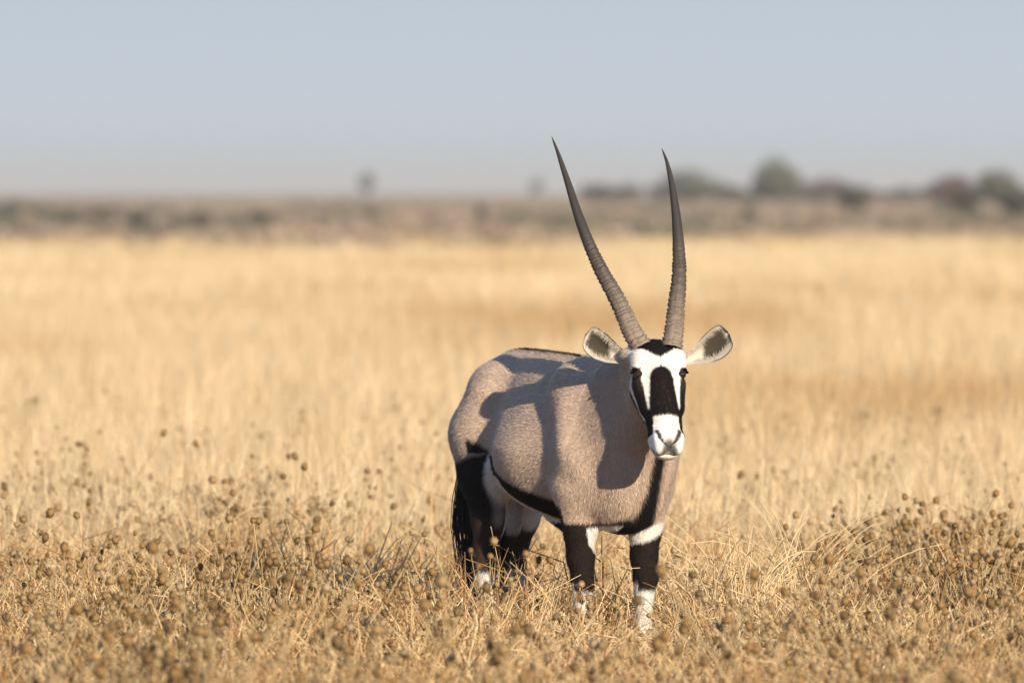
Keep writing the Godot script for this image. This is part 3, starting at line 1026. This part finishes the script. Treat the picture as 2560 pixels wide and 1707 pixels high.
func build_plants() -> void:
	for t: float in [0.86, 1.0, 1.14, 1.32, 1.5]: balls.append(seed_ball(t))
	for k in 3:
		var bm := vcol(0.9, 0.1)
		bm.albedo_color = [Color(0.95, 0.92, 0.86), Color(0.74, 0.70, 0.64), Color(0.86, 0.80, 0.70)][k]
		ball_mats.append(bm)
	stem_mat = vcol(0.85, 0.15)
	var shapes: Array = []
	var nodes: Array[Node3D] = []
	for k in 14:
		shapes.append(plant_shape([0.36, 0.42, 0.46, 0.5, 0.55, 0.40, 0.33][k % 7], [4, 5, 3, 5, 4, 6, 4][k % 7]))
		nodes.append(plant_node(shapes[k]))
	# whole plants joined, for the ones far off and deep in the thicket
	var joined: Array[Mesh] = []
	var joined_at: Array = []
	for k in 7:
		var st := SurfaceTool.new()
		st.append_from(shapes[k].stems, 0, Transform3D())
		for h: Array in shapes[k].heads: st.append_from(balls[k % 3], 0, head_place(h))
		joined.append(st.commit())
		joined_at.append([])
	var made := 0
	var put := func(x: float, z: float, v: int, s: float, which: int) -> void:
		var p: Node3D = nodes[v].duplicate()
		p.name = numbered("seed_ball_plant")
		add_child(p)
		p.position = Vector3(x, -0.012, z)
		p.rotation.y = rng.randf() * TAU
		p.scale = Vector3.ONE * s
		var label: String = ["dried plant with prickly seed balls before the gemsbok's legs", "dried plant with prickly brown seed balls in the thick clump beyond the bent straw",
			"dried plant with prickly brown seed balls scattered through the open straw grass", "dried plant with blurred brown seed balls in the low near thicket"][which]
		var group: String = ["seed ball plants before the legs", "seed ball plants of the thick clump", "seed ball plants among the straw", "blurred seed ball plants of the near thicket"][which]
		tag(p, label, "plant", group)
	# a stand before the legs
	for q: Array in [[-0.085, 0.25, 4, 1.02], [0.02, 0.12, 3, 1.06], [-0.22, 0.05, 1, 1.0], [-0.30, 0.3, 5, 1.05], [0.10, 0.35, 2, 0.92], [-0.14, 0.55, 0, 1.0], [0.20, 0.5, 6, 1.0], [0.05, 0.8, 0, 0.95], [-0.38, -0.1, 1, 0.95], [-0.02, 0.6, 5, 0.9], [0.30, 0.75, 6, 0.95], [0.36, -0.35, 6, 1.0], [0.40, 0.9, 6, 0.85], [-0.25, 0.9, 0, 0.9], [0.20, 0.28, 6, 0.95], [0.27, 0.40, 0, 0.8], [0.16, 0.65, 6, 0.9], [0.50, 0.85, 6, 0.85], [0.24, 1.1, 0, 0.85]]:
		put.call(q[0], q[1], q[2], q[3], 0); made += 1
	for k in 72:      # the thick clump
		var z := rng.randf_range(-5.0, 0.6)
		var px := 1.95 - 0.80 * pow(rng.randf(), 1.3) + 0.15 * z / 5.0
		put.call(px * (30.0 - z) / 30.0, z, rng.randi_range(0, 13), rng.randf_range(0.88, 1.16), 1); made += 1
	for k in 46:
		var z := rng.randf_range(-3.0, 2.2)
		var px := rng.randf_range(-1.95, -0.55)
		if in_shadow_lane(px * (30.0 - z) / 30.0, z): z = rng.randf_range(0.4, 2.2)
		put.call(px * (30.0 - z) / 30.0, z, rng.randi_range(0, 13), rng.randf_range(0.95, 1.20), 2); made += 1
	var tries := 0
	while made < 292 and tries < 20000:
		tries += 1
		var z := rng.randf_range(-13.0, 8.8)
		var x := rng.randf_range(-1.0, 1.0) * (view_half(z) - 0.6)
		if hoof_near(x, z, 0.16): continue
		var px := x / (30.0 - z) * 30.0            # how far across, as at the animal's depth
		var want := 0.10
		var which := 2
		if px > 1.15 and z > -6.0 and z < 2.0:
			want = 0.3 * step01(1.1, 1.5, px); which = 1
		elif z >= 2.0:
			want = 0.36 if px > -0.5 and px < 1.0 else 0.8; which = 3
		elif px < 0.1:
			want = 0.55 * step01(-13.0, -3.0, z) + 0.08
			if px < -0.7 and z > -4.0: want = 0.9
		elif z > 0.4:
			want = 0.4; which = 0
		if px > -0.25 and px < 0.75 and z < 0.0 and z > -2.0: want = 0.04
		if in_shadow_lane(x, z): want *= 0.05
		if rng.randf() > want: continue
		var v := rng.randi_range(0, 13)
		var s := rng.randf_range(0.90, 1.20)
		if which == 1: s *= 0.95
		if z > 5.0: s *= 1.15
		if px > 0.0 and px < 0.75 and z > 0.0 and z < 4.5:
			s *= 0.52 if px > 0.36 and px < 0.60 else 0.72
		put.call(x, z, v, s, which); made += 1
	for k in 1500:
		var z := rng.randf_range(-24.0, 8.5)
		var x := rng.randf_range(-1.0, 1.0) * view_half(z)
		if hoof_near(x, z, 0.2): continue
		var px := x / (30.0 - z) * 30.0
		var want := 0.12
		if px > 1.15 and z > -6.0 and z < 2.0: want = 0.5
		elif z > 2.0: want = 0.25 if px > -0.5 and px < 1.0 else 0.55
		elif px < -0.2 and z > -12.0: want = 0.45
		if in_shadow_lane(x, z): want *= 0.05
		if rng.randf() > want: continue
		var s := rng.randf_range(0.8, 1.1)
		if px > 0.0 and px < 0.75 and z > 0.0 and z < 4.5: s *= 0.75
		var t := rng.randf_range(0.8, 1.05)
		joined_at[rng.randi_range(0, 6)].append([spot(x, z, s, 1.0), Color(t, t, t)])
	for k in joined.size():
		scatter("seed_ball_thicket", joined[k], vcol(0.9, 0.1), joined_at[k], "low thicket of dried plants with small prickly seed balls", "plants")
	for p in nodes: p.free()
	build_straw()

# bent straw that stands out from the grass
func build_straw() -> void:
	var m := vcol(0.8, 0.25)
	var list := [
		[0.80, -0.1, 70, 0.56, "clump of thick bent straw arching over beside the gemsbok's foreleg"],
		[1.10, -1.0, 60, 0.60, "tall loose clump of golden straw beyond the bent straw"],
		[-1.35, -5.0, 9, 0.85, "tall arching golden stalk forked at its top above the seed balls"],
		[0.0, 3.4, 6, 0.42, "thick pale stalk arching over low before the seed balls"]]
	for q: Array in list:
		var o := base("straw_clump", Vector3(q[0], -0.012, q[1]))
		tag(o, q[4], "straw")
		for k: int in q[2]:
			var b := Buf.new()
			var a := rng.randf() * TAU
			var h: float = q[3] * rng.randf_range(0.55, 1.05)
			var reach := rng.randf_range(0.1, 0.55) * h * 1.2
			var col := Color(0.80, 0.60, 0.34) * rng.randf_range(0.75, 1.1)
			var pts := PackedVector3Array()
			var rad := PackedFloat32Array()
			var cs := PackedColorArray()
			var p0 := Vector3(rng.randf_range(-0.12, 0.12), 0, rng.randf_range(-0.12, 0.12)) * (1.0 if q[2] > 20 else 0.2)
			var fold := rng.randf_range(0.3, 1.1)
			for s in 9:
				var t := s / 8.0
				pts.append(p0 + Vector3(cos(a), 0, sin(a)) * reach * (t * 0.5 + t * t) + Vector3.UP * h * (t * 1.25 - fold * 0.5 * t * t * t))
				rad.append(lerpf(0.0042, 0.0016, t))
				cs.append(col)
			b.tube(pts, rad, cs, 4)
			part("stalk", b.mesh(), m, o)

# ------------------------------------------------------------------ trees and scrub far behind
func leafy(b: Buf, ctr: Vector3, size: Vector3, count: int, leaf: float, col: Color) -> void:
	for k in count:
		var d := Vector3(rng.randfn(), rng.randfn(), rng.randfn()).normalized() * pow(rng.randf(), 0.42)
		var p := ctr + d * size
		var nn := (d + Vector3(rng.randf_range(-1, 1), rng.randf_range(-0.5, 1), rng.randf_range(-1, 1)) * 0.8).normalized()
		var s1 := nn.cross(Vector3(rng.randf_range(-1, 1), rng.randf_range(-1, 1), rng.randf_range(-1, 1))).normalized() * leaf * rng.randf_range(0.6, 1.4)
		var s2 := nn.cross(s1).normalized() * leaf * rng.randf_range(0.3, 0.7)
		var t := rng.randf_range(0.7, 1.3)
		var c := Color(col.r * t, col.g * t, col.b * t)
		b.quad(b.vert(p - s1, nn, c), b.vert(p + s2, nn, c), b.vert(p + s1, nn, c), b.vert(p - s2, nn, c))

func tree(called: String, at: Vector3, wide: float, high: float, col: Color, label: String, category: String, group: String) -> void:
	var o := base(called, at)
	tag(o, label, category, group)
	var leaves := Buf.new()
	var wood := Buf.new()
	var bark := Color(0.10, 0.075, 0.055)
	var lobes := rng.randi_range(5, 8)
	for k in lobes:
		var a := TAU * (k + rng.randf() * 0.7) / lobes
		var up := rng.randf_range(-0.8, 0.9)
		var c := Vector3(cos(a) * sqrt(1.0 - up * up) * wide * 0.27, high * (0.52 + 0.24 * up), sin(a) * sqrt(1.0 - up * up) * wide * 0.27)
		leafy(leaves, c, Vector3(wide * 0.22, high * 0.22, wide * 0.22) * rng.randf_range(0.75, 1.25), 230, high * 0.05, col)
		var mid := Vector3(c.x * 0.35, c.y * 0.55, c.z * 0.35)
		wood.tube(PackedVector3Array([Vector3(0, high * 0.1, 0), mid, c]), PackedFloat32Array([high * 0.022, high * 0.014, high * 0.005]), PackedColorArray([bark, bark, bark]), 5)
	leafy(leaves, Vector3(0, high * 0.5, 0), Vector3(wide * 0.36, high * 0.38, wide * 0.36), 460, high * 0.05, col)
	wood.tube(PackedVector3Array([Vector3(0, -0.1, 0), Vector3(wide * 0.02, high * 0.25, 0), Vector3(0, high * 0.6, 0)]), PackedFloat32Array([high * 0.035, high * 0.026, high * 0.010]), PackedColorArray([bark, bark, bark]), 7)
	part("trunk", wood.mesh(), vcol(0.95, 0.1), o)
	part("crown", leaves.mesh(), vcol(0.8, 0.2, 0.2), o)

func build_far() -> void:
	var green := Color(0.125, 0.130, 0.078)
	var dull := Color(0.085, 0.085, 0.062)
	var brown := Color(0.17, 0.115, 0.085)
	var red := Color(0.165, 0.105, 0.085)
	# across (metres at the animal's depth), distance, width and height as seen at the animal's depth
	var put := func(called: String, across: float, dist: float, w: float, h: float, col: Color, label: String, category: String, group := "") -> void:
		var s := dist / 30.0
		tree(called, Vector3(across * s, 0.0, 30.0 - dist), w * s * 1.3, h * s * 1.18, col, label, category, group)
	put.call("tree", 0.965, 900.0, 0.165, 0.185, green, "big rounded green tree standing tallest on the far skyline", "tree")
	put.call("tree", 0.66, 980.0, 0.235, 0.125, green, "broad low green tree behind the tip of the curved horn", "tree")
	put.call("bush", 0.34, 1050.0, 0.105, 0.080, dull, "dark lone bush on the skyline between the two horns", "bush")
	put.call("bush", 0.815, 950.0, 0.085, 0.075, dull, "small dark bush between the broad tree and the big tree", "bush")
	put.call("bush", 1.165, 1000.0, 0.150, 0.100, brown, "brownish bush just past the big rounded tree", "bush")
	put.call("bush", 1.30, 1080.0, 0.070, 0.070, brown, "small brown bush between the brownish bush and the reddish bush", "bush")
	put.call("bush", 1.42, 1100.0, 0.130, 0.060, dull, "low flat bush before the reddish bush on the skyline", "bush")
	put.call("bush", 1.61, 850.0, 0.165, 0.130, red, "reddish brown bush beside the compact green tree", "bush")
	put.call("tree", 1.785, 820.0, 0.150, 0.150, green, "compact green tree beside the reddish bush", "tree")
	put.call("bush", 1.25, 560.0, 0.10, 0.11, dull, "small dark green bush alone in the scrub", "bush")
	put.call("bush", 1.675, 480.0, 0.125, 0.115, dull, "dark bush in the scrub below the reddish bush", "bush")
	put.call("bush", 1.87, 470.0, 0.14, 0.125, dull, "darkest bush in the scrub below the compact green tree", "bush")
	put.call("bush", 0.865, 420.0, 0.04, 0.06, dull, "tiny dark bush where the scrub meets the grass", "bush")
	put.call("tree", -0.535, 2300.0, 0.050, 0.085, Color(0.07, 0.08, 0.07), "hazy slender tree alone on the flat horizon", "tree")
	put.call("tree", 0.09, 2600.0, 0.060, 0.065, Color(0.07, 0.08, 0.07), "faint hazy tree on the horizon beside the long horn", "tree")
	for k in 21:      # low olive brown bushes that close the line between the trees
		put.call("bush", 0.28 + 0.080 * k + rng.randf_range(-0.03, 0.03), 1000.0 + rng.randf_range(-60.0, 120.0), rng.randf_range(0.10, 0.17), rng.randf_range(0.05, 0.085), [Color(0.13, 0.115, 0.08), brown, Color(0.10, 0.10, 0.07)][k % 3], "low olive brown bush in the bushy line along the far skyline", "bush", "low bushes of the skyline")
	for k in 13:      # a belt of grey green shrubs, haze lightened into their colour
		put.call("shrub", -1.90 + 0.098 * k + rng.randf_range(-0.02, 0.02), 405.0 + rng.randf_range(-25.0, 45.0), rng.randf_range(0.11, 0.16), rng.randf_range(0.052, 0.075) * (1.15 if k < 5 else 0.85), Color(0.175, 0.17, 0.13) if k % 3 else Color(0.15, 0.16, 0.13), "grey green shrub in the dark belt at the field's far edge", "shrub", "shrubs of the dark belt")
	for q: Array in [[-1.38, 372.0, 0.05], [-1.14, 385.0, 0.075], [-0.93, 378.0, 0.075], [-0.52, 450.0, 0.05], [-0.11, 440.0, 0.045]]:
		put.call("shrub", q[0], q[1], q[2], 0.066, dull, "small dark shrub standing alone before the dark belt", "shrub", "small shrubs before the belt")
	# dry scrub that runs on to the horizon
	var kinds: Array[Mesh] = []
	var at: Array = []
	for k in 3:
		var b := Buf.new()
		leafy(b, Vector3(0, 0.42, 0), Vector3(0.6, 0.42, 0.6), 60, 0.13, [Color(0.42, 0.325, 0.235), Color(0.37, 0.285, 0.21), Color(0.20, 0.19, 0.13)][k])
		kinds.append(b.mesh())
		at.append([])
	for k in 30000:
		var d := 215.0 + 3200.0 * pow(rng.randf(), 2.0)
		var z := 30.0 - d
		var x := rng.randf_range(-1.0, 1.0) * (d * 0.0665 + 12.0)
		var edge := 225.0 + 40.0 * broad.get_noise_2d(x * 0.03, 5.0)
		if d < edge: continue
		var clump := broad.get_noise_2d(x * 0.05, z * 0.012)
		if clump < -0.05 and d < 700.0: continue
		if d < 420.0 and rng.randf() < 0.6: continue
		var t := rng.randf_range(0.75, 1.2)
		var kind := 2 if clump > 0.25 else rng.randi_range(0, 1)
		at[kind].append([spot(x, z, rng.randf_range(0.5, 1.3) * (0.55 if kind == 0 else 0.85), rng.randf_range(0.6, 1.1)), Color(t, t, t)])
	for k in 3:
		scatter("far_scrub", kinds[k], vcol(0.95, 0.1), at[k], "dry grey brown scrub stretching away to the horizon", "scrub")

# ------------------------------------------------------------------ the scene
func _ready() -> void:
	rng.seed = 20240
	fine.seed = 7; fine.frequency = 1.0; fine.noise_type = FastNoiseLite.TYPE_SIMPLEX
	broad.seed = 3; broad.frequency = 1.0; broad.noise_type = FastNoiseLite.TYPE_SIMPLEX_SMOOTH; broad.fractal_octaves = 3
	# camera: a 287 mm lens on a full frame, thirty metres from the animal
	var cam := Camera3D.new()
	cam.name = "camera"
	add_child(cam)
	cam.position = Vector3(0, 1.77, 30)
	cam.look_at(Vector3(0, 1.219, 0))
	cam.near = 0.5
	cam.far = 20000.0
	var att := CameraAttributesPhysical.new()
	att.frustum_focal_length = 286.8
	att.exposure_aperture = 3.9
	att.frustum_focus_distance = 29.75
	att.frustum_near = 0.5
	att.frustum_far = 20000.0
	cam.attributes = att
	cam.fov = 4.79
	cam.current = true
	# sky and sun
	var env := Environment.new()
	env.background_mode = Environment.BG_SKY
	env.tonemap_mode = Environment.TONE_MAPPER_LINEAR
	env.tonemap_exposure = 1.5
	env.sdfgi_enabled = true
	env.ssao_enabled = true
	env.ssil_enabled = true
	var sm := ProceduralSkyMaterial.new()
	sm.sky_top_color = Color(0.385, 0.50, 0.665)
	sm.sky_horizon_color = Color(0.655, 0.685, 0.708)
	sm.sky_curve = 0.085
	sm.ground_bottom_color = Color(0.55, 0.47, 0.36)
	sm.ground_horizon_color = Color(0.62, 0.57, 0.50)
	sm.sun_angle_max = 1.0
	env.fog_enabled = true
	env.fog_density = 0.00021
	env.fog_light_color = Color(1.0, 0.985, 0.96)
	var sky := Sky.new()
	sky.sky_material = sm
	env.sky = sky
	var we := WorldEnvironment.new()
	we.name = "world"
	we.environment = env
	add_child(we)
	var sun := DirectionalLight3D.new()
	sun.name = "sun"
	add_child(sun)
	sun.light_energy = 1.3
	sun.light_color = Color(1.0, 0.935, 0.84)
	sun.light_angular_distance = 0.5
	sun.shadow_enabled = true
	var el := deg_to_rad(16.5)
	var azm := deg_to_rad(25.0)
	sun.look_at_from_position(Vector3.ZERO, -Vector3(sin(azm) * cos(el), sin(el), cos(azm) * cos(el)))
	build_ground()
	build_gemsbok()
	build_far()
	build_grass()
	build_plants()
